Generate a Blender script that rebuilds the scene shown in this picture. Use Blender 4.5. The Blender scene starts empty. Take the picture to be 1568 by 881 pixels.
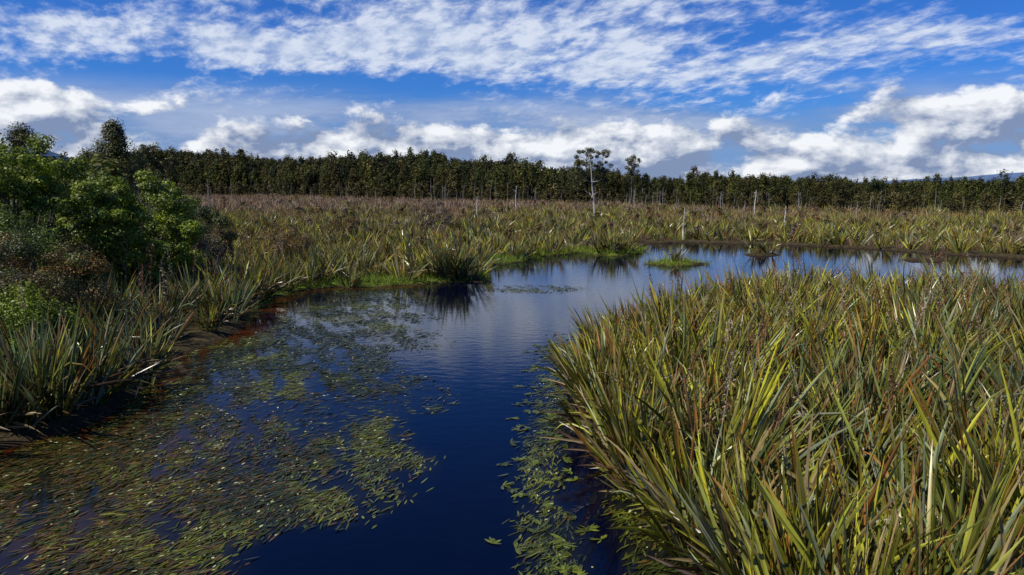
import bpy, math, numpy as np
from mathutils import Vector
R = np.random.default_rng(7)
sc = bpy.context.scene

# ------------------------------------------------------------------ helpers
class MB:
    def __init__(s): s.v=[];s.q=[];s.c=[];s.m=[];s.n=0
    def add(s,v,q,c,mat=0):
        v=np.asarray(v,float).reshape(-1,3);q=np.asarray(q,int).reshape(-1,4)
        c=np.asarray(c,float)
        if c.ndim==1: c=np.tile(c,(len(v),1))
        s.v.append(v);s.q.append(q+s.n);s.c.append(c);s.m.append(np.full(len(q),mat));s.n+=len(v)
    def build(s,name,mats,smooth=False):
        v=np.concatenate(s.v);q=np.concatenate(s.q);c=np.concatenate(s.c);m=np.concatenate(s.m)
        me=bpy.data.meshes.new(name)
        me.vertices.add(len(v));me.vertices.foreach_set('co',v.astype(np.float32).ravel())
        me.loops.add(len(q)*4);me.loops.foreach_set('vertex_index',q.astype(np.int32).ravel())
        me.polygons.add(len(q));me.polygons.foreach_set('loop_start',(np.arange(len(q))*4).astype(np.int32))
        for mt in mats: me.materials.append(mt)
        me.polygons.foreach_set('material_index',m.astype(np.int32))
        me.polygons.foreach_set('use_smooth',np.full(len(q),smooth))
        at=me.color_attributes.new('Col','FLOAT_COLOR','POINT')
        rgba=np.ones((len(v),4),np.float32);rgba[:,:3]=np.clip(c,0,1);at.data.foreach_set('color',rgba.ravel())
        me.update(calc_edges=True)
        ob=bpy.data.objects.new(name,me);sc.collection.objects.link(ob);return ob

_tab={}
def vn(x,y,scale,seed=0,octv=3):
    x=np.asarray(x,float)/scale;y=np.asarray(y,float)/scale;o=0;a=1;tot=0
    for k in range(octv):
        key=seed*7+k
        if key not in _tab: _tab[key]=np.random.default_rng(key+100).random((256,256))
        T=_tab[key];xi=np.floor(x).astype(int);yi=np.floor(y).astype(int)
        fx=x-xi;fy=y-yi;fx=fx*fx*(3-2*fx);fy=fy*fy*(3-2*fy)
        g=lambda i,j:T[(xi+i)%256,(yi+j)%256]
        o=o+a*((g(0,0)*(1-fx)+g(1,0)*fx)*(1-fy)+(g(0,1)*(1-fx)+g(1,1)*fx)*fy)
        tot+=a;a*=.5;x=x*2.03+11;y=y*2.03+5
    return o/tot
def sstep(a,b,x):
    t=np.clip((x-a)/(b-a),0,1);return t*t*(3-2*t)

# ------------------------------------------------------------------ site plan (metres)
WP=np.array([(-16,-40),(-14,5),(-11.5,11),(-9.7,13.2),(-8.6,14.5),(-9,17.1),(-9.8,20.9),(-9.2,23.2),(-9.7,26.5),(-10.4,30.7),
(-10.1,33.5),(-8.3,34.9),(-5.8,35.2),(-3.1,36.8),(-1.3,36.6),(-1.2,40),(-1.7,43.3),(.66,46.2),(2.1,50),(5,52.3),(7,50.0),(9.2,51.5),
(10.9,60.3),(14.6,61.5),(20.9,60),(26,56.5),(30,52),(36,46.5),(45,43),(75,42),(75,25),(40,26),(24,27.5),(18,30),(13.5,31),(10,29.5),(6.5,26),
(3.8,23),(2.8,20.5),(2.2,18.3),(1.8,14.7),(1.75,12),(2.3,10.5),(2.5,8.8),(2.3,5),(2.5,0),(3,-40)],float)
def sdist(x,y):
    x=np.asarray(x,float);y=np.asarray(y,float)
    sh=x.shape;x=x.ravel();y=y.ravel()
    d=np.full(x.shape,1e9);ins=np.zeros(x.shape,bool);n=len(WP)
    for i in range(n):
        a=WP[i];b=WP[(i+1)%n];e=b-a
        t=np.clip(((x-a[0])*e[0]+(y-a[1])*e[1])/(e@e),0,1)
        d=np.minimum(d,np.hypot(x-a[0]-t*e[0],y-a[1]-t*e[1]))
        if a[1]!=b[1]:
            c=((a[1]>y)!=(b[1]>y))&(x<(b[0]-a[0])*(y-a[1])/(b[1]-a[1])+a[0]);ins^=c
    s=np.where(ins,-d,d)
    for (cx,cy,rx,ry) in [(9.9,45,2.2,.9),(17.5,51,1.3,.8),(27,47.5,1.6,.7)]:
        s=np.maximum(s,(1-np.hypot((x-cx)/rx,(y-cy)/ry))*min(rx,ry))
    s=s+(vn(x,y,1.3,3)-.5)*.7
    return s.reshape(sh)
FL=np.array([(-700,320),(-300,310),(-142,280),(-71,245),(-16,192),(18.5,168),(38,135),(55,119),(78,109),(140,93),(400,60)],float)
def fline(x): return np.interp(x,FL[:,0],FL[:,1])
def fback(x,y): return (y-fline(x))*np.interp(x,[-140,0,80],[.95,.7,.85])
def gz(x,y):
    x=np.asarray(x,float);y=np.asarray(y,float)
    s=sdist(x,y)
    z=np.clip(s*.45,-.9,.16)+np.where(s>0,(vn(x,y,4,9)-.5)*.16*sstep(0,1.5,s),0)
    fb=fback(x,y)
    z=z+sstep(5,110,fb)*np.interp(x,[-300,-120,-60,-20,20,60,120],[8,6.5,8.0,5.0,2.6,1.2,1.2])
    return z

# ------------------------------------------------------------------ materials
def newmat(name):
    m=bpy.data.materials.new(name);m.use_nodes=True;nt=m.node_tree;nt.nodes.clear();return m,nt
def mat_attr(name,rough=.5,transl=.2,nscale=6,namp=.35,spec=.5,bump=0):
    m,nt=newmat(name);N=nt.nodes;L=nt.links
    out=N.new('ShaderNodeOutputMaterial');p=N.new('ShaderNodeBsdfPrincipled')
    a=N.new('ShaderNodeAttribute');a.attribute_name='Col'
    tc=N.new('ShaderNodeTexCoord');no=N.new('ShaderNodeTexNoise');no.inputs['Scale'].default_value=nscale;no.inputs['Detail'].default_value=3
    L.new(tc.outputs['Object'],no.inputs['Vector'])
    mr=N.new('ShaderNodeMapRange');mr.inputs[1].default_value=.3;mr.inputs[2].default_value=.7
    mr.inputs[3].default_value=1-namp;mr.inputs[4].default_value=1+namp;L.new(no.outputs['Fac'],mr.inputs[0])
    mx=N.new('ShaderNodeVectorMath');mx.operation='SCALE';L.new(a.outputs['Color'],mx.inputs[0]);L.new(mr.outputs[0],mx.inputs['Scale'])
    L.new(mx.outputs[0],p.inputs['Base Color']);p.inputs['Roughness'].default_value=rough
    p.inputs['Specular IOR Level'].default_value=spec
    if bump:
        b=N.new('ShaderNodeBump');b.inputs['Strength'].default_value=bump;b.inputs['Distance'].default_value=.1
        L.new(no.outputs['Fac'],b.inputs['Height']);L.new(b.outputs[0],p.inputs['Normal'])
    if transl>0:
        t=N.new('ShaderNodeBsdfTranslucent');L.new(mx.outputs[0],t.inputs['Color'])
        ms=N.new('ShaderNodeMixShader');ms.inputs[0].default_value=transl
        L.new(p.outputs[0],ms.inputs[1]);L.new(t.outputs[0],ms.inputs[2]);L.new(ms.outputs[0],out.inputs[0])
    else: L.new(p.outputs[0],out.inputs[0])
    return m
M_flax=mat_attr('flax_leaf',.32,.15,3,.25,.55)
M_leaf=mat_attr('shrub_leaf',.5,.25,2,.3,.35)
M_far=mat_attr('forest_leaf',.7,.15,.35,.35,.2)
M_rush=mat_attr('rush',.6,.2,1.5,.3,.3)
M_bark=mat_attr('bark',.85,0,9,.35,.2,.4)
M_weed=mat_attr('pondweed_leaf',.3,.1,4,.3,.45)
M_ground=mat_attr('marsh_soil',.95,0,5,.5,.1,.8)
M_hill=mat_attr('far_hill',1,0,.004,.15,0)

# ------------------------------------------------------------------ blade strips
def blades(mb,base,az,lean,length,width,bend,roll,nseg,cb,ct,fold=.25,flat=False,prof=None,mat=0,twist=0):
    n=len(az);t=np.linspace(0,1,nseg+1)
    th=lean[:,None]+bend[:,None]*t[None]**2
    ca,sa=np.cos(az),np.sin(az)
    T=np.stack([np.sin(th)*ca[:,None],np.sin(th)*sa[:,None],np.cos(th)],-1)
    P=np.zeros((n,nseg+1,3));st=(T[:,1:]+T[:,:-1])/2*(length/nseg)[:,None,None]
    P[:,1:]=np.cumsum(st,1);P+=base[:,None,:]
    S=np.stack([-sa,ca,np.zeros(n)],-1)[:,None,:]*np.ones((1,nseg+1,1))
    Nn=np.cross(T,S);rl=roll[:,None,None]+(twist*t)[None,:,None]
    W=np.cos(rl)*S+np.sin(rl)*Nn;F=np.cross(T,W)
    if prof is None: prof=([0,.25,.55,.8,.93,1],[.55,.95,1,.72,.3,.03])
    w=np.interp(t,*prof)[None,:,None]*width[:,None,None]*.5
    tc=(t**2.6)[None,:,None];col=cb[:,None,:]*(1-tc)+ct[:,None,:]*tc
    if flat:
        V=np.stack([P-W*w,P+W*w],2);k=2
    else:
        V=np.stack([P-W*w,P+F*w*fold*2,P+W*w],2);k=3
    C=np.repeat(col[:,:,None,:],k,2)
    idx=np.arange(n*(nseg+1)*k).reshape(n,nseg+1,k)
    q=[]
    for j in range(k-1):
        q.append(np.stack([idx[:,:-1,j],idx[:,:-1,j+1],idx[:,1:,j+1],idx[:,1:,j]],-1).reshape(-1,4))
    mb.add(V.reshape(-1,3),np.concatenate(q),C.reshape(-1,3),mat)

G_Y=np.array([.36,.34,.028]);G_B=np.array([.085,.14,.058]);G_D=np.array([.022,.038,.010]);G_G=np.array([.22,.26,.17])
TAN=np.array([.44,.32,.14]);ORG=np.array([.33,.14,.03]);BRN=np.array([.11,.06,.025])
def flax(mb,cx,cy,sc_,nb,nseg=5,flat=False,yellow=None,wmul=1,dead=.11,skirt=.12,hgt=2.3,stiff=1.0,tilt=1.05):
    """clumps at cx,cy; every clump is a set of leaf fans"""
    n=len(cx);z=np.maximum(gz(cx,cy),0.0)-.05
    ci=np.repeat(np.arange(n),nb);N=n*nb
    per=8;fan=(np.tile(np.arange(nb),n)//per)
    nf=nb//per+1;fr=R.random((n,nf));fphi=R.random((n,nf))*6.283;frr=np.sqrt(R.random((n,nf)))*.5
    ftil=frr*tilt+R.normal(0,.10,(n,nf));fcol=R.normal(0,.27,(n,nf));fval=R.uniform(.45,1.4,(n,nf));fh=R.uniform(.68,1.1,(n,nf))
    A=fr[ci,fan]*6.283;rr=frr[ci,fan]*sc_[ci];til=ftil[ci,fan];ph=fphi[ci,fan]
    sp=R.uniform(-.38,.38,N)*R.uniform(.5,1.2,N)
    lx=np.cos(A)*til+np.cos(ph)*sp;ly=np.sin(A)*til+np.sin(ph)*sp
    az=np.arctan2(ly,lx)+R.normal(0,.05,N);lean=np.hypot(lx,ly)
    base=np.stack([cx[ci]+np.cos(A)*rr+np.cos(ph)*sp*.12,cy[ci]+np.sin(A)*rr+np.sin(ph)*sp*.12,z[ci]],-1)
    ln=hgt*sc_[ci]*R.uniform(.55,1.06,N)*fh[ci,fan]
    wd=R.uniform(.040,.074,N)*wmul*np.sqrt(sc_[ci])
    bend=np.abs(R.normal(.02,.12,N))*stiff+lean*.16
    dr=R.random(N)<.07;bend[dr]+=R.uniform(.6,1.7,dr.sum())
    roll=R.normal(1.35,.55,N)
    if yellow is None: yellow=sstep(.35,.65,vn(cx,cy,5,21))*.8+R.uniform(-.1,.3,n)
    y=np.clip(yellow[ci]+fcol[ci,fan]+R.normal(0,.18,N),0,1)[:,None]
    cb=G_B*(1-y)+G_Y*y
    u=R.random(N)[:,None];cb=np.where(u<.42,cb*.26+G_D*.4,cb);cb=np.where(u>.88,G_G*.85+cb*.2,cb)
    cb=cb*(fval[ci,fan]*R.uniform(.7,1.3,N))[:,None]
    ct=cb*1.12+np.array([.05,.042,.0])
    u=R.random(N);m=u<dead
    dc=np.where((R.random(N)<.45)[:,None],TAN,ORG)*R.uniform(.45,1.15,N)[:,None]
    cb=np.where(m[:,None],dc*.9,cb);ct=np.where((m|(R.random(N)<.28))[:,None],dc,ct)
    skv=skirt if np.isscalar(skirt) else skirt[ci]
    sk=R.random(N)<skv
    lean=np.where(sk,R.uniform(.9,1.5,N),lean);bend=np.where(sk,R.uniform(0,.4,N),bend)
    ln=np.where(sk,ln*.72,ln);skc=np.where((R.random(N)<.4)[:,None],TAN*.6,BRN)*R.uniform(.4,1.2,N)[:,None]
    cb=np.where(sk[:,None],skc,cb);ct=np.where(sk[:,None],skc,ct)
    base[:,2]+=np.where(sk,R.uniform(.1,.5,N),0)
    blades(mb,base,az,lean,ln,wd,bend,roll,nseg,cb,ct,.22,flat,twist=.3)
def jgrid(x0,x1,y0,y1,s,jit=.48):
    gx,gy=np.meshgrid(np.arange(x0,x1,s),np.arange(y0,y1,s));gx=gx.astype(float);gy=gy.astype(float)
    gx+=R.uniform(-jit,jit,gx.shape)*s;gy+=R.uniform(-jit,jit,gx.shape)*s;return gx.ravel(),gy.ravel()

# ------------------------------------------------------------------ ground
def axis(parts):
    o=[]
    for a,b,s in parts: o.append(np.arange(a,b,s))
    return np.concatenate(o+[np.array([parts[-1][1]])])
def gridmesh(xs,ys,zf):
    X,Y=np.meshgrid(xs,ys);Z=zf(X,Y);V=np.stack([X,Y,Z],-1).reshape(-1,3)
    idx=np.arange(X.size).reshape(X.shape)
    q=np.stack([idx[:-1,:-1],idx[:-1,1:],idx[1:,1:],idx[1:,:-1]],-1).reshape(-1,4);return V,q
xs=axis([(-6000,-800,650),(-800,-160,40),(-160,-32,4),(-32,46,.4),(46,160,4),(160,800,40),(800,6000,650)])
ys=axis([(-800,-60,60),(-60,2,2),(2,66,.4),(66,330,4),(330,800,40),(800,7000,620)])
V,q=gridmesh(xs,ys,gz)
s=sdist(V[:,0],V[:,1]);nz=vn(V[:,0],V[:,1],6,31);nz2=vn(V[:,0],V[:,1],25,33)
c=np.array([.055,.042,.02])*(.7+.6*nz[:,None])
far=sstep(60,140,V[:,1])[:,None];c=c*(1-far)+np.array([.12,.082,.045])*(.6+.8*nz2[:,None])*far
gr=(sstep(.0,.4,s)*(1-sstep(3,5.5,s))*(V[:,1]>26)*(V[:,1]<56)*(V[:,0]<11)*(sstep(.36,.54,nz)))[:,None]
c=c*(1-gr)+np.array([.12,.17,.018])*gr
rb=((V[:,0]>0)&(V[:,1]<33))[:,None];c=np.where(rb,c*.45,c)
mud=(1-sstep(-.1,.35,s))[:,None];c=c*(1-mud)+np.array([.026,.016,.008])*mud
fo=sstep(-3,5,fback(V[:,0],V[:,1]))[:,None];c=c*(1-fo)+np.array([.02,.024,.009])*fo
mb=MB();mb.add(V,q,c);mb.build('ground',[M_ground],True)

# ------------------------------------------------------------------ water
def weedmask(x,y):
    right=np.interp(y,[-10,8.8,10.5,13,15,20,25,28,32,34],[-3.0,-2.9,-2.2,-1.8,-2.0,-2.2,-2.8,-3.1,-3.8,-4.6])
    a=sstep(-.3,1.3,right+(vn(x,y,1.6,41)-.5)*2.6-x)*(y<34.2)
    lft=np.interp(y,[20,24,28,34],[-14,-8.4,-8.6,-8.0]);a=a*sstep(-.3,.9,x-lft)
    b=(sstep(0,.5,.6-np.abs(x-np.interp(y,[8,12,16,21,26],[.65,.45,.9,1.2,1.9]))))*(y>8.2)*(y<23)*.4
    c_=sstep(.0,.4,1-np.hypot((x-1.2)/2.8,(y-34.5)/1.6))*.9
    d=sstep(0,.4,x-1.4)*(y<11.3)
    e=sstep(0,.5,x-1.0)*(y>17)*(y<24)*.9
    return np.clip(np.maximum.reduce([a,b,c_,d,e]),0,1)
def clusf(x,y): return sstep(.34,.60,vn(x*1.9+y*.75,y*.55-x*.1,.62,51,3))*sstep(.14,.42,vn(x,y,2.6,53,2))
xs=axis([(-60,-20,2),(-20,34,.2),(34,90,2)]);ys=axis([(-60,6,2),(6,64,.25),(64,72,2)])
V,q=gridmesh(xs,ys,lambda x,y:x*0)
s=sdist(V[:,0],V[:,1]);wm=weedmask(V[:,0],V[:,1])
c=np.tile(np.array([.0008,.0016,.009]),(len(V),1))
wmn=(wm*(.25+.75*clusf(V[:,0],V[:,1])))[:,None]*.9
c=c*(1-wmn)+np.array([.024,.024,.004])*wmn
br=(wm*sstep(.0,1,(-V[:,0]-3.8)/4)*sstep(0,1,(17-V[:,1])/5)*sstep(.3,.6,vn(V[:,0],V[:,1],2.,47)))[:,None];c=c*(1-br*.8)+np.array([.055,.029,.006])*br*.8
rz=sstep(.25,.6,vn(V[:,0],V[:,1],3,48))
sh=(sstep(-1.5,-.2,s)*(V[:,0]<-1)*(V[:,1]<36)*(.35+.65*rz))[:,None];c=c*(1-sh)+np.array([.050,.011,.003])*sh
mb=MB();mb.add(V,q,c);
m,nt=newmat('swamp_water');N=nt.nodes;L=nt.links
out=N.new('ShaderNodeOutputMaterial');p=N.new('ShaderNodeBsdfPrincipled');a=N.new('ShaderNodeAttribute');a.attribute_name='Col'
L.new(a.outputs['Color'],p.inputs['Base Color']);p.inputs['Roughness'].default_value=.04;p.inputs['IOR'].default_value=1.29
tc=N.new('ShaderNodeTexCoord');n1=N.new('ShaderNodeTexNoise');n1.inputs['Scale'].default_value=2.8;n1.inputs['Detail'].default_value=4
mp=N.new('ShaderNodeMapping');mp.inputs['Scale'].default_value=(.7,1.5,1);L.new(tc.outputs['Object'],mp.inputs[0]);L.new(mp.outputs[0],n1.inputs['Vector'])
b=N.new('ShaderNodeBump');b.inputs['Strength'].default_value=.35;b.inputs['Distance'].default_value=.013
L.new(n1.outputs['Fac'],b.inputs['Height']);L.new(b.outputs[0],p.inputs['Normal']);L.new(p.outputs[0],out.inputs[0])
mb.build('water',[m],True)

# ------------------------------------------------------------------ pondweed
mb=MB()
n=680000;x=R.uniform(-15,5,n);y=R.uniform(5,37,n)
w0=weedmask(x,y)
dens=w0*(.08+.92*clusf(x,y))
dens=dens*np.interp(y,[6,12,20,34],[.58,.54,.38,.22])
k=(R.random(n)<dens)&(sdist(x,y)<-.1);x=x[k];y=y[k];n=len(x)
print('weed',n)
fl=-2.25+(vn(x,y,3,55)-.5)*1.8
az=fl+R.normal(0,.38,n)
pt=np.clip(sstep(.42,.70,vn(x,y,1.4,57,2))*1.0+R.normal(-.08,.28,n),0,1)[:,None]
cb=(np.array([.036,.048,.010])*(1-pt)+np.array([.155,.17,.016])*pt)*R.uniform(.3,1.25,n)[:,None]
lb=sstep(-1,-7,x)*sstep(20,10,y)
brn=(R.random(n)<.5*lb+.08)[:,None];cb=np.where(brn,np.array([.12,.07,.014])*R.uniform(.3,1.2,n)[:,None],cb)
hi=(R.random(n)<.04)[:,None];cb=np.where(hi,np.array([.52,.50,.22]),cb)
ln=R.uniform(.09,.27,n)*np.where(hi[:,0],.4,1)
blades(mb,np.stack([x,y,R.uniform(.003,.02,n)],-1),az,R.normal(1.55,.05,n),ln,R.uniform(.016,.04,n),R.normal(.02,.08,n),R.normal(0,.2,n),3,cb,cb*1.1,0,True,([0,.35,.7,1],[.25,1,.85,.1]))
n=150;yy=R.uniform(8.3,23,n);xx=np.interp(yy,[8,12,16,21,26],[.65,.45,.9,1.2,1.9])+R.normal(0,.42,n)
k=sdist(xx,yy)<-.1;xx=xx[k];yy=yy[k];n=len(xx);m_=9;ri=np.repeat(np.arange(n),m_);N_=len(ri)
aa=np.repeat(R.random(n)*6.28,m_)+R.uniform(-1.7,1.7,N_);cc=np.repeat(np.array([.15,.18,.018])*R.uniform(.3,1.0,n)[:,None],m_,0)*R.uniform(.7,1.2,N_)[:,None]
blades(mb,np.stack([xx[ri],yy[ri],R.uniform(.004,.02,N_)],-1),aa,R.normal(1.54,.05,N_),R.uniform(.10,.22,N_),R.uniform(.03,.055,N_),R.normal(.02,.05,N_),R.normal(0,.15,N_),3,cc,cc,0,True,([0,.35,.7,1],[.2,.8,1,.15]))
mb.build('pondweed',[M_weed])

# ------------------------------------------------------------------ flax beds
mb=MB()
cx,cy=jgrid(1.0,38,3.5,33,.92);s=sdist(cx,cy);k=(s>-.1)&(cx<.78*cy+5.5)&((vn(cx,cy,2.2,64,2)>.30)|(s<1.4));cx,cy=cx[k],cy[k]
ex,ey=jgrid(1.0,12,5,31,.55);es=sdist(ex,ey);ek=(es>-.05)&(es<.5);cx=np.concatenate([cx,ex[ek]]);cy=np.concatenate([cy,ey[ek]]);s=sdist(cx,cy)
yl=np.clip(sstep(.32,.6,vn(cx,cy,3.5,22))*.65+R.uniform(-.05,.45,len(cx)),0,1)
scl=R.uniform(.60,1.04,len(cx))*np.interp(cy,[8,20,31],[1,.97,.90])*np.where(s<.4,.8,1)
near=cy<15
for msk,nb,ns in((near,112,6),(~near,80,5)):
    flax(mb,cx[msk],cy[msk],scl[msk],nb,ns,yellow=yl[msk],dead=.13,skirt=np.where(s[msk]<.9,.26,.10))
mb.build('flax_bed',[M_flax])
print('right clumps',len(cx))
mb=MB()
cx,cy=jgrid(-30,-7.5,9,46,1.2);s=sdist(cx,cy)
k=(s>.15)&(cx>-.8*cy-4)&((vn(cx,cy,4,61)>.36)|(s<2));cx,cy=cx[k],cy[k]
k=~((np.hypot(cx+18,cy-27)<2.6)|(np.hypot(cx+13.5,cy-20.5)<1.3))
cx,cy=cx[k],cy[k];s=sdist(cx,cy)
yl=np.clip(R.uniform(0,.5,len(cx))+.35*(cy>28),0,1)
flax(mb,cx,cy,R.uniform(.55,1.03,len(cx))*np.interp(cy,[10,30,45],[1,.92,.75]),84,5,yellow=yl,skirt=np.where(s<1.2,.22,.10))
mb.build('flax_bed',[M_flax])
mb=MB()
flax(mb,np.array([-3.1,-2.4,-3.9]),np.array([37.3,37.6,37.7]),np.array([1.05,.95,.95]),150,6,yellow=np.array([.25,.3,.3]));mb.build('flax_bush',[M_flax])
mb=MB()
flax(mb,np.array([-9.9,-10.4,-9.6]),np.array([14.9,15.4,15.7]),np.array([1.08,1.05,.95]),130,6,yellow=np.array([.1,.0,.2]),skirt=.2);mb.build('flax_bush',[M_flax])
mb=MB()
flax(mb,np.array([7.0,7.7,6.3]),np.array([50.9,51.2,51.3]),np.array([.9,.8,.8]),80,5,yellow=np.array([.6,.5,.6]));mb.build('flax_bush',[M_flax])
# middle marsh
mb=MB()
cx,cy=jgrid(-60,85,36,135,1.5);s=sdist(cx,cy)
k=(s>.2)&(np.abs(cx)<.8*cy+4)&((vn(cx,cy,5,71)>np.interp(cy,[36,60,80,105,135],[.34,.37,.45,.57,.66])+.03*(cx<0)*(cy>55))|(s<1.8))&~((cx<-8)&(cy<46));cx,cy=cx[k],cy[k]
flax(mb,cx,cy,R.uniform(.34,.86,len(cx)),44,3,True,yellow=np.clip(R.uniform(.35,1.5,len(cx)),0,1),wmul=1.55,dead=.14,skirt=.06,tilt=1.3)
mb.build('flax_bed',[M_flax]);print('mid clumps',len(cx))

# rushes / tussock
def tuft(mb,cx,cy,nb,h,w,pal,spread=.45,nseg=2,r=.35):
    n=len(cx);ci=np.repeat(np.arange(n),nb);N=n*nb;z=np.maximum(gz(cx,cy),0)-.04
    A=R.random(N)*6.283;rr=np.sqrt(R.random(N))*r
    base=np.stack([cx[ci]+np.cos(A)*rr,cy[ci]+np.sin(A)*rr,z[ci]],-1)
    pi=(np.clip((vn(cx,cy,9,77,2)-.25)*2+R.normal(0,.16,n),0,.999)*len(pal)).astype(int);cb=np.array(pal)[pi][ci]*R.uniform(.55,1.4,N)[:,None]
    sc_=R.uniform(.5,1.3,n)[ci]
    blades(mb,base,A+R.normal(0,.6,N),np.abs(R.normal(0,spread,N)),h*sc_*R.uniform(.6,1.1,N),w*R.uniform(.6,1.3,N),np.abs(R.normal(.2,.3,N)),R.random(N)*3.14,nseg,cb,cb*1.15,0,True)
mb=MB()
PAL=[(.26,.18,.05),(.20,.12,.06),(.31,.23,.12),(.20,.18,.035),(.27,.20,.12),(.25,.16,.06),(.24,.23,.04),(.20,.115,.055)]
PAL2=[(.28,.19,.12),(.22,.135,.07),(.32,.235,.15),(.21,.13,.06),(.28,.20,.14),(.24,.165,.07),(.21,.18,.055),(.26,.165,.09)]
cx,cy=jgrid(-48,64,38,80,1.3);k=(sdist(cx,cy)>.3)&(np.abs(cx)<.8*cy+4)&~((cx<-9)&(cy<40));tuft(mb,cx[k],cy[k],26,.9,.035,PAL)
cx,cy=jgrid(-85,90,80,120,1.9);k=(np.abs(cx)<.8*cy+4)&(fback(cx,cy)<0);tuft(mb,cx[k],cy[k],28,1.15,.065,PAL,r=.8)
cx,cy=jgrid(-220,110,112,310,3.0);k=(np.abs(cx)<.8*cy+4)&(fback(cx,cy)<0);tuft(mb,cx[k],cy[k],28,1.4,.12,PAL2,r=1.5)
mb.build('rush_tussocks',[M_rush])
mb=MB()
cx,cy=jgrid(-14,12.5,27,56,.32);s=sdist(cx,cy);k=(s>.0)&(s<4.2)&((vn(cx,cy,6,31)>.43)|(s<.5))&~((cx>4)&(cy<40));cx,cy=cx[k],cy[k]
tuft(mb,cx,cy,16,.40,.024,[(.15,.20,.02),(.20,.26,.02),(.23,.25,.03)],.5,2,.2);mb.build('marsh_grass',[M_rush])

# ------------------------------------------------------------------ woody plants
def tube(mb,P,r,sides=6,col=(.12,.1,.08),mat=0):
    P=np.asarray(P,float);r=np.asarray(r,float);m=len(P)
    T=np.gradient(P,axis=0);T/=np.linalg.norm(T,axis=1)[:,None]+1e-9
    ref=np.array([1,.1,0.]) ;U=np.cross(T,ref);U/=np.linalg.norm(U,axis=1)[:,None]+1e-9;W=np.cross(T,U)
    a=np.linspace(0,2*np.pi,sides,endpoint=False)
    V=P[:,None]+r[:,None,None]*(np.cos(a)[None,:,None]*U[:,None]+np.sin(a)[None,:,None]*W[:,None])
    idx=np.arange(m*sides).reshape(m,sides);nx=np.roll(idx,-1,1)
    q=np.stack([idx[:-1],nx[:-1],nx[1:],idx[1:]],-1).reshape(-1,4)
    mb.add(V.reshape(-1,3),q,np.array(col)*R.uniform(.85,1.15),mat)
def leaves(mb,P,L,W,col,mat=1,nrm=None,nj=.45):
    n=len(P)
    if nrm is None: nn=R.normal(size=(n,3))
    else: nn=nrm+R.normal(size=(n,3))*nj
    nn/=np.linalg.norm(nn,axis=1)[:,None]
    a=np.cross(nn,R.normal(size=(n,3)));a/=np.linalg.norm(a,axis=1)[:,None];b=np.cross(nn,a)
    L=(L*R.uniform(.6,1.3,n))[:,None];W=(W*R.uniform(.6,1.3,n))[:,None]
    V=np.stack([P-a*L*.5,P+b*W*.5-a*L*.05,P+a*L*.5,P-b*W*.5-a*L*.05],1)
    mb.add(V.reshape(-1,3),np.arange(4*n).reshape(-1,4),np.repeat(col,4,0),mat)
UP=np.array([0,0,.5])
def shrub(name,x,y,h,r,ncl,nleaf,ls,cols,low=.06,bark=(.09,.075,.06),cr=(.3,.6)):
    mb=MB();z0=float(gz(np.array([x]),np.array([y]))[0])
    cen=[];
    while len(cen)<ncl:
        p=R.normal(size=3);p/=np.linalg.norm(p);p*=R.uniform(.6,1)**.5
        zz=.5+.5*p[2];
        if zz<low: continue
        lob=1+.2*math.sin(3*math.atan2(p[1],p[0])+x)+.12*math.sin(5*math.atan2(p[1],p[0])+y*3)
        cen.append((p[0]*r*lob*.9,p[1]*r*lob*.9,zz*h*(.78+.22*R.random())*(.92+.08*lob)))
    cen=np.array(cen)+np.array([x,y,z0])
    rad=R.uniform(cr[0],cr[1],ncl)
    for i in range(0,ncl,max(1,ncl//22)):
        e=cen[i];b0=np.array([x+R.normal(0,.06*r),y+R.normal(0,.06*r),z0-.1]);m1=b0*.6+e*.4+np.array([0,0,.12*h]);m1[:2]=b0[:2]*.7+e[:2]*.3
        t=np.linspace(0,1,6)[:,None];P=(1-t)**2*b0+2*t*(1-t)*m1+t*t*e;P[1:-1]+=R.normal(0,.03,(4,3))
        tube(mb,P,np.linspace(.075,.012,6)*(.6+h*.09),5,bark,0)
    ci=R.integers(0,ncl,nleaf);d=R.normal(size=(nleaf,3));d/=np.linalg.norm(d,axis=1)[:,None]
    P=cen[ci]+d*(rad[ci]*R.random(nleaf)**.3*np.where(R.random(nleaf)<.08,1.4,1))[:,None]*np.array([1,1,.7])
    k=P[:,2]>z0+.05;P=P[k];ci=ci[k];d=d[k]
    cols=np.array(cols);cc=cols[R.integers(0,len(cols),ncl)]*R.uniform(.7,1.25,ncl)[:,None]
    c=cc[ci]*R.uniform(.65,1.4,len(P))[:,None]
    leaves(mb,P,ls,ls*.6,c,1,d+UP);return mb.build(name,[M_bark,M_leaf])
GRN=[(.17,.22,.012),(.20,.25,.015),(.11,.15,.012),(.16,.20,.016)]
DRK=[(.075,.10,.02),(.10,.095,.025),(.055,.075,.016)]
RB=[(.18,.10,.022),(.14,.09,.025),(.10,.08,.022)]
shrub('coprosma_shrub',-18.4,27.5,6.8,3.4,190,70000,.12,GRN)
shrub('coprosma_shrub',-15.7,30.5,5.7,2.7,140,50000,.12,GRN)
shrub('coprosma_shrub',-20.5,24.5,6.7,2.6,120,34000,.12,GRN+DRK)
shrub('manuka_shrub',-13.9,20.5,3.8,2.0,110,40000,.07,RB+DRK)
shrub('manuka_shrub',-16.2,23.3,4.4,2.1,110,34000,.08,DRK+GRN[2:3])
shrub('coprosma_shrub',-12.3,17.8,2.4,1.2,50,14000,.08,GRN)
shrub('coprosma_shrub',-21.5,36,5.9,3.0,120,34000,.12,DRK+GRN[2:3])
shrub('manuka_shrub',-17.6,41,4.2,2.1,80,20000,.10,DRK+[(.13,.12,.04)])
shrub('manuka_shrub',-19.0,37,4.6,2.2,80,20000,.10,DRK)
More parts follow.
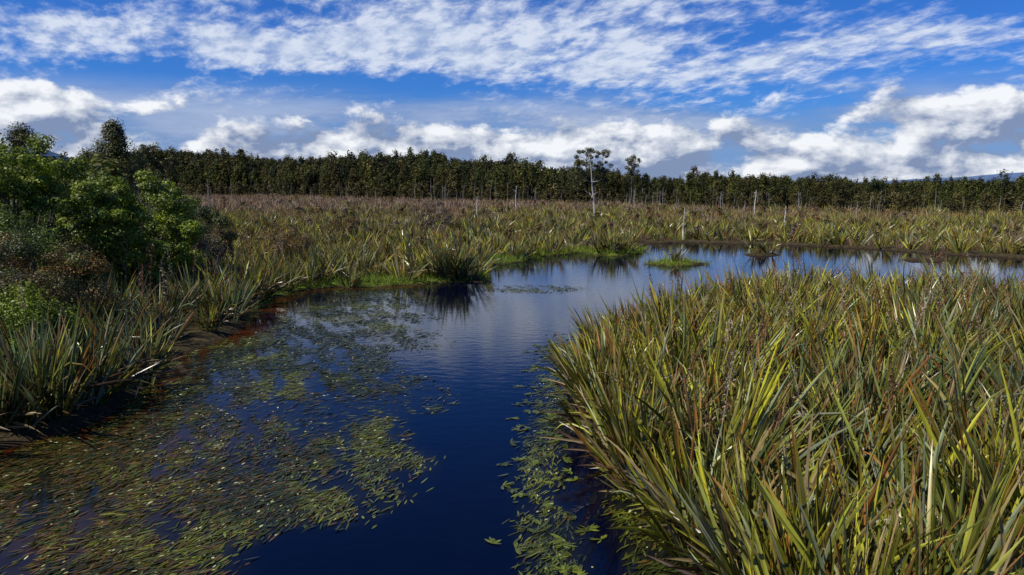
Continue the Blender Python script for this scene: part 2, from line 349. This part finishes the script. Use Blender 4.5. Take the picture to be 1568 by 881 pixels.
shrub('manuka_shrub',-15.0,34,3.2,1.6,50,12000,.09,[(.15,.12,.06),(.10,.085,.04)])
shrub('manuka_shrub',-13.2,43,2.3,1.4,46,9000,.09,RB)
shrub('manuka_shrub',-13.9,60,2.6,1.5,40,6000,.11,RB)
shrub('manuka_shrub',-8.0,73,3.0,2.2,44,6000,.13,[(.17,.13,.08)])

def tree(name,x,y,h,w,nleaf,ls,cols,style='cone',crown0=.2,z0=None,trunkcol=(.13,.11,.09)):
    mb=MB()
    if z0 is None: z0=float(gz(np.array([x]),np.array([y]))[0])
    lx,ly=R.normal(0,.02*h,2);t=np.linspace(0,1,7)
    P=np.stack([x+lx*t+.01*h*np.sin(t*5),y+ly*t,z0-.1+h*.97*t],-1);tube(mb,P,.014*h*(1-.85*t)+.01,6,trunkcol,0)
    ncl=90 if style=='cone' else 30
    tt=np.sort(R.random(ncl))**.75*(1-crown0)+crown0
    if style=='cone': rr=w*.5*np.clip(np.sin(np.pi*np.clip((tt-crown0)/(1-crown0)*.70+.28,0,1)),.05,1)**.8*R.uniform(.2,1.05,ncl)
    else: rr=w*.5*R.uniform(.1,1.0,ncl)*np.clip(1.2-abs(tt-.75)*1.8,.2,1)
    A=np.arange(ncl)*2.4+R.normal(0,.4,ncl)
    cen=np.stack([x+lx*tt+np.cos(A)*rr,y+ly*tt+np.sin(A)*rr,z0+h*tt],-1)
    for i in range(ncl):
        b0=np.array([x+lx*tt[i],y+ly*tt[i],z0+h*max(.05,tt[i]-.06)]);t3=np.linspace(0,1,4)[:,None]
        tube(mb,b0*(1-t3)+cen[i]*t3+np.array([0,0,.02*h])*np.sin(t3*3.1),np.array([.005,.004,.0025,.001])*h,4,trunkcol,0)
    rad=(w*(.13 if style=='cone' else .14))*R.uniform(.7,1.3,ncl)
    ci=R.integers(0,ncl,nleaf);d=R.normal(size=(nleaf,3));d/=np.linalg.norm(d,axis=1)[:,None]
    Q=cen[ci]+d*(rad[ci]*R.random(nleaf)**.35)[:,None]*np.array([1,1,.8 if style!='cone' else 1.1])
    cols=np.array(cols);cc=cols[R.integers(0,len(cols),ncl)]*R.uniform(.7,1.3,ncl)[:,None]
    leaves(mb,Q,ls,ls*.55,cc[ci]*R.uniform(.6,1.4,nleaf)[:,None],1,d+UP)
    return mb.build(name,[M_bark,M_leaf])
KG=[(.085,.09,.02),(.11,.105,.022),(.055,.065,.018)]
tree('kahikatea_tree',-37.2,70,10.0,5.8,20000,.20,KG,'cone',.04)
tree('kahikatea_tree',-45.2,69,9.8,5.6,14000,.20,KG,'cone',.1)
tree('kahikatea_tree',-41.0,71,7.6,4.6,9000,.20,KG,'cone',.1)
tree('kahikatea_tree',-46.6,95,9.6,4.2,2600,.26,KG,'open',.6)
tree('kahikatea_tree',-44.2,96,9.0,3.4,2000,.26,KG,'open',.6)
tree('kahikatea_tree',17.0,166,12.3,5.2,4600,.32,KG,'open',.25)
tree('kahikatea_tree',20.8,168,12.0,4.2,3000,.32,KG,'open',.4)
tree('kahikatea_tree',26.8,166,10.8,4.0,2200,.32,KG,'open',.5)
tree('kahikatea_tree',14.4,163,9.8,4.2,2800,.32,KG,'cone',.3)

# forest (merged mass)
def mkproto(nl,ls,op):
    pm=MB();w=R.uniform(.26,.50)
    ncl=R.integers(18,30);c0=R.uniform(.02,.2) if not op else .5
    tt=R.random(ncl)**.8*(1-c0)+c0;rr=w*.5*np.clip(np.sin(np.pi*np.clip((tt-c0)/(1-c0)*.66+.3,0,1)),.08,1)*R.uniform(.15,1.15,ncl);A=R.random(ncl)*6.28
    cen=np.stack([np.cos(A)*rr+R.normal(0,.02),np.sin(A)*rr,tt*.95],-1)
    ci=R.integers(0,ncl,nl);dd=R.normal(size=(nl,3));Q=cen[ci]+dd*np.array([.036,.036,.052])
    cc=R.uniform(.55,1.5,ncl)[:,None]*np.ones((1,3))
    leaves(pm,Q,ls,ls*.7,cc[ci]*R.uniform(.6,1.4,nl)[:,None],0,dd*.6+UP)
    tube(pm,[(0,0,-.03),(.01,0,.3),(0,.01,.6),(.005,0,.95)],[.011,.009,.006,.003],4,(2.2,2.0,3.4),1)
    return (np.concatenate(pm.v),np.concatenate(pm.q),np.concatenate(pm.c),np.concatenate(pm.m))
protosH=[mkproto(680 if i<10 else 380,.048,i>=10) for i in range(14)]
protosL=[mkproto(300 if i<10 else 200,.070,i>=10) for i in range(14)]
mb=MB()
def addtree(k,x,y,z,h,tint,wid=1,P=None):
    V,qq,C,Mi=(P or protosL)[k];a=R.random()*6.28;ca,sa=math.cos(a),math.sin(a)
    W=np.stack([(V[:,0]*ca-V[:,1]*sa)*h*wid+x,(V[:,0]*sa+V[:,1]*ca)*h*wid+y,V[:,2]*h+z],-1)
    mb.v.append(W);mb.q.append(qq+mb.n);mb.c.append(C*tint);mb.m.append(Mi);mb.n+=len(W)
NT=3700
TX=R.uniform(-215,135,NT);D=R.random(NT)**1.35*105
TY=fline(TX)+D+(vn(TX,TX*0,12,81)-.5)*22
k=np.abs(TX)<.79*TY+4;TX=TX[k];TY=TY[k];D=D[k];TZ=gz(TX,TY)
Hh=np.interp(TX,[-150,-100,-70,-35,-10,20,40,60,90],[14.4,14.8,13.4,13.4,10.2,8.4,6.9,6.1,5.6])*(.58+.72*vn(TX/TY*200,TY*.2,20,83,4))
ft=vn(TX,TY,18,85,2)
tints=np.array([(.060,.064,.012),(.088,.084,.015),(.038,.046,.012),(.085,.068,.018),(.068,.078,.013)])
for i in range(len(TX)):
    u=R.random();kk=R.integers(0,10) if u<.93 else R.integers(10,14)
    h=Hh[i]*R.uniform(.70,1.0)*(1.2 if kk>=10 else 1)
    if u<.04: h*=1.18
    if D[i]<8: h*=R.uniform(.45,.95)
    addtree(kk,TX[i],TY[i],TZ[i],h,tints[R.integers(0,5)]*R.uniform(.55,1.15)*(.45+.95*ft[i]),R.uniform(.75,1.3),protosH if (D[i]<32 or u>.9 or u<.04) else protosL)
for i in range(800):
    x=R.uniform(-200,125);y=float(fline(x))+R.uniform(-9,4)
    if abs(x)>.79*y+5: continue
    addtree(R.integers(0,10),x,y,.1,R.uniform(1.5,3.8)*(1 if x>20 else 1.4),np.array([.085,.072,.022])*R.uniform(.5,1.3),1.6)
M_farbark=mat_attr('forest_bark',.9,0,3,.3,.1)
mb.build('forest',[M_far,M_farbark])
mb=MB()
for i in range(170):
    y=R.uniform(42,95);x=-y*.6+R.uniform(-22,0)+4
    if x/y>-.46: continue
    addtree(R.integers(0,10),x,y,.1,R.uniform(3.8,6.8),np.array([.11,.12,.018])*R.uniform(.45,1.2),1.6,protosH)
mb.build('shrub_thicket',[M_far,M_farbark])
mb=MB()
for i in range(900):
    y=R.uniform(42,66) if i<70 else R.uniform(58,240);x=R.uniform(-.75,.78)*y
    if fback(x,y)>-3 or sdist(np.array([x]),np.array([y]))[0]<1: continue
    addtree(R.integers(0,10),x,y,.05,R.uniform(.6,1.7)*(1.1 if y>90 else .9),np.array([[.19,.11,.055],[.16,.11,.045],[.12,.11,.025],[.24,.18,.12]][R.integers(0,4)])*R.uniform(.6,1.2),2.2)
mb.build('manuka_scrub',[M_far,M_farbark])

# dead trees
def dead(mb,x,y,h,r,curve=.0,nbr=8,col=(.42,.39,.34)):
    z=float(gz(np.array([x]),np.array([y]))[0]);t=np.linspace(0,1,9)
    P=np.stack([x+curve*h*t**2+.008*h*np.sin(t*9),y+.01*h*np.sin(t*6),z-.1+h*t],-1);tube(mb,P,r*(1-.8*t)+.008,7,col)
    for i in range(nbr):
        u=R.uniform(.35,.97);b0=np.array([np.interp(u,t,P[:,j]) for j in range(3)]);A=R.random()*6.28;l=h*R.uniform(.05,.16)
        t3=np.linspace(0,1,4)[:,None];d=np.array([math.cos(A)*l,math.sin(A)*l,l*R.uniform(.2,.9)])
        tube(mb,b0+d*t3+np.array([0,0,-.12*l])*np.sin(t3*3),np.linspace(r*.3,.008,4),4,col)
for (x,y,h,r,cv,nb) in [(10.3,92,8.6,.13,-.10,18),(14.7,62.8,2.9,.09,.02,7),(28.3,76,2.6,.09,.0,6),(33,100,4,.1,.03,7),(-4.6,96,3.2,.08,.01,6),(0.6,120,4.5,.1,.02,6)]:
    mb=MB();dead(mb,x,y,h,r,cv,nb,(.50,.47,.41));mb.build('dead_tree',[M_bark])
mb=MB()
for i in range(190):
    x=R.uniform(-100,85) if i<100 else R.normal(26,22);y=float(fline(x))-abs(R.normal(0,11))+1
    if abs(x)>.8*y: continue
    g=R.uniform(.12,.34);dead(mb,x,y,R.uniform(1.8,5.2)*(1.2 if x<0 else .8),R.uniform(.035,.075),R.normal(0,.04),5,(g,g*.92,g*.8))
for i in range(18):
    x=R.uniform(-52,-41);y=R.uniform(88,110);dead(mb,x,y,R.uniform(3,6.3),.08,R.normal(0,.03),5,(.24,.21,.17))
mb.build('dead_trunks',[M_bark])

# flax flower stalks with seed pods
mb=MB()
def stalk(x,y,h):
    z=float(gz(np.array([x]),np.array([y]))[0]);a=R.random()*6.28;ln=R.uniform(.05,.3);t=np.linspace(0,1,6)
    P=np.stack([x+math.cos(a)*ln*h*t**1.5,y+math.sin(a)*ln*h*t**1.5,z+h*t],-1);c=(.17,.08,.04) if R.random()<.6 else (.32,.24,.16)
    tube(mb,P,.014*(1-.6*t),5,c,0)
    n=70;u=1-R.random(n)*.42;Q=np.stack([np.interp(u,t,P[:,j]) for j in range(3)],-1)+R.normal(0,1,(n,3))*np.array([.04,.04,.03])
    leaves(mb,Q,.07,.028,np.array(c)*R.uniform(.5,1.5,n)[:,None],1)
c_=0
while c_<120:
    if c_<64: x,y=R.uniform(2.4,20),R.uniform(7,28);h=R.uniform(1.7,2.4)
    else: x,y=R.uniform(-20,-10),R.uniform(14,40);h=R.uniform(1.9,2.8)
    if sdist(np.array([x]),np.array([y]))[0]<.4 or abs(x)>.75*y: continue
    stalk(x,y,h);c_+=1
mb.build('flax_flower_stalks',[M_bark,M_leaf])

# distant mountains
def ridge(name,x0,x1,y,h,seed,col):
    xs=np.linspace(x0,x1,80);u=(xs-x0)/(x1-x0);H=h*np.sin(u*np.pi)**.8*(.55+.75*vn(xs,xs*0,(x1-x0)/5,seed,4))
    mb=MB();rows=[]
    for j,(f,dy) in enumerate([(0,-500),(.4,-330),(.75,-160),(1,0),(.5,400),(0,900)]):
        rows.append(np.stack([xs,np.full(80,y+dy)+120*vn(xs,xs*0+j,300,seed+3),H*f*(1 if f==1 else .8+.4*vn(xs,xs*0+j*3,200,seed+5))-2],-1))
    V=np.array(rows);idx=np.arange(6*80).reshape(6,80);q=np.stack([idx[:-1,:-1],idx[:-1,1:],idx[1:,1:],idx[1:,:-1]],-1).reshape(-1,4)
    mb.add(V.reshape(-1,3),q,np.array(col));mb.build(name,[M_hill],True)
ridge('hill',-4700,-2200,4600,290,91,(.06,.11,.21))  # blue of both ridges is aerial haze put into the base colour
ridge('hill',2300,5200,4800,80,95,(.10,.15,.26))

# ------------------------------------------------------------------ camera, sun, sky
cam=bpy.data.cameras.new('camera');co=bpy.data.objects.new('camera',cam);sc.collection.objects.link(co)
cam.sensor_width=36;cam.lens=25.7;co.location=(0,0,5);co.rotation_euler=(math.radians(90-8.15),0,0);cam.clip_end=20000;cam.clip_start=.1;sc.camera=co
sd=Vector((-.60,-.26,.76)).normalized()
sun=bpy.data.lights.new('sun','SUN');sun.energy=5.0;sun.angle=math.radians(.5);sun.color=(1,.96,.86)
so=bpy.data.objects.new('sun',sun);sc.collection.objects.link(so);so.rotation_euler=sd.to_track_quat('Z','Y').to_euler()
w=bpy.data.worlds.new('World');sc.world=w;w.use_nodes=True;nt=w.node_tree;nt.nodes.clear();N=nt.nodes;L=nt.links
def setin(s,v):
    if isinstance(v,bpy.types.NodeSocket): L.new(v,s)
    else: s.default_value=v
def M(op,a,b=None,c=None,clamp=False):
    n=N.new('ShaderNodeMath');n.operation=op;n.use_clamp=clamp;setin(n.inputs[0],a)
    if b is not None: setin(n.inputs[1],b)
    if c is not None: setin(n.inputs[2],c)
    return n.outputs[0]
def MR(v,a,b,c=0,d=1,smooth=True):
    n=N.new('ShaderNodeMapRange');n.interpolation_type='SMOOTHSTEP' if smooth else 'LINEAR'
    setin(n.inputs[0],v);setin(n.inputs[1],a);setin(n.inputs[2],b);setin(n.inputs[3],c);setin(n.inputs[4],d);return n.outputs[0]
def MIX(f,a,b):
    n=N.new('ShaderNodeMix');n.data_type='RGBA';setin(n.inputs[0],f)
    for s_,v in ((n.inputs[6],a),(n.inputs[7],b)):
        if isinstance(v,bpy.types.NodeSocket): L.new(v,s_)
        else: s_.default_value=(*v,1)
    return n.outputs[2]
def VEC(x,y,z):
    n=N.new('ShaderNodeCombineXYZ');setin(n.inputs[0],x);setin(n.inputs[1],y);setin(n.inputs[2],z);return n.outputs[0]
def NOISE(v,scale,det=8,rough=.55,dist=0):
    n=N.new('ShaderNodeTexNoise');L.new(v,n.inputs['Vector']);n.inputs['Scale'].default_value=scale;n.inputs['Detail'].default_value=det
    n.inputs['Roughness'].default_value=rough;n.inputs['Distortion'].default_value=dist;return n.outputs['Fac']
sky=N.new('ShaderNodeTexSky');sky.sky_type='NISHITA';sky.sun_disc=False;sky.sun_elevation=math.asin(sd.z);sky.sun_rotation=math.atan2(sd.x,sd.y);sky.air_density=1;sky.dust_density=.3;sky.ozone_density=2
tc=N.new('ShaderNodeTexCoord');sx=N.new('ShaderNodeSeparateXYZ');L.new(tc.outputs['Generated'],sx.inputs[0]);X,Y,Z=sx.outputs
az=M('ARCTAN2',X,Y);el=M('ARCSINE',Z)
def GA(a0,e0,sa,se,amp):
    dx=M('DIVIDE',M('SUBTRACT',az,a0),sa);dy=M('DIVIDE',M('SUBTRACT',el,e0),se)
    return M('MULTIPLY',M('EXPONENT',M('MULTIPLY',M('ADD',M('MULTIPLY',dx,dx),M('MULTIPLY',dy,dy)),-1)),amp)
def SUM(l):
    o=l[0]
    for v in l[1:]: o=M('ADD',o,v)
    return o
tint=N.new('ShaderNodeVectorMath');tint.operation='MULTIPLY';L.new(sky.outputs[0],tint.inputs[0]);tint.inputs[1].default_value=(.16,.46,1.08)
base=tint.outputs[0]
K=10.0
def kc(*c): return tuple(v*K for v in c)
low=MR(el,.12,.02,0,.8)
base=MIX(low,base,kc(.20,.33,.60))
# high broken altocumulus sheet
zz=M('ADD',M('MAXIMUM',Z,0),.22);u=M('DIVIDE',X,zz);v=M('DIVIDE',Y,zz)
pa=VEC(M('ADD',M('MULTIPLY',u,1.3),M('MULTIPLY',v,.4)),v,3.3)
nA=NOISE(pa,1.9,9,.56,.15);nA2=NOISE(pa,11,6,.60,.2)
bias=SUM([GA(.04,.175,.40,.065,.25),GA(.34,.15,.22,.03,.12),GA(-.45,.175,.22,.022,.15),GA(-.25,.165,.2,.04,.10),GA(-.6,.235,.22,.025,-.14),GA(.62,.215,.13,.035,-.26),GA(-.32,.13,.25,.012,-.16),GA(.02,.118,.22,.010,-.10)])
fA=M('ADD',M('ADD',nA,M('MULTIPLY',M('SUBTRACT',nA2,.5),.6)),bias)
aA=MR(fA,.50,.82,0,.90)
aA=M('MULTIPLY',M('MULTIPLY',aA,MR(el,.03,.09,.25,1)),MR(el,.225,.29,1,.03))
colA=MIX(MR(nA2,.35,.65),kc(.42,.52,.73),kc(.74,.80,.92))
c1=MIX(aA,base,colA)
# stratus veil low down
nS=NOISE(VEC(az,M('MULTIPLY',el,5.0),8.1),3.5,7,.55)
aS=M('MULTIPLY',MR(nS,.40,.60,0,.75),MR(el,.135,.085,0,1))
c1=MIX(aS,c1,MIX(MR(nS,.46,.70),kc(.25,.33,.53),kc(.46,.54,.72)))
# cumulus bank near the horizon
pb=VEC(az,M('MULTIPLY',el,1.7),2.6);off=VEC(M('ADD',az,-.012),M('MULTIPLY',M('ADD',el,.015),1.7),2.6)
nB=NOISE(pb,10.5,10,.58,.15);nBo=NOISE(off,10.5,7,.54,.15)
biasB=SUM([GA(-.05,.06,.13,.03,.16),GA(.50,.085,.17,.04,.17),GA(-.58,.09,.13,.03,.18),GA(-.27,.05,.12,.024,.16),GA(.22,.06,.16,.026,.14),GA(0,.015,3,.05,.26),GA(0,.28,3,.12,-.5)])
fB=M('ADD',nB,biasB);aB=MR(fB,.57,.69,0,.96)
aB=M('MULTIPLY',aB,MR(el,.2,.13,0,1))
lit=M('ADD',M('MULTIPLY',M('SUBTRACT',nB,nBo),5.5),MR(el,.0,.085,.30,.56),clamp=True)
colB=MIX(lit,kc(.22,.29,.46),kc(.93,.95,.98))
c2=MIX(aB,c1,colB)
bg=N.new('ShaderNodeBackground');bg.inputs[1].default_value=.1;L.new(c2,bg.inputs[0]);wo=N.new('ShaderNodeOutputWorld');L.new(bg.outputs[0],wo.inputs[0])
sc.view_settings.view_transform='Standard';sc.view_settings.look='None';sc.view_settings.exposure=0
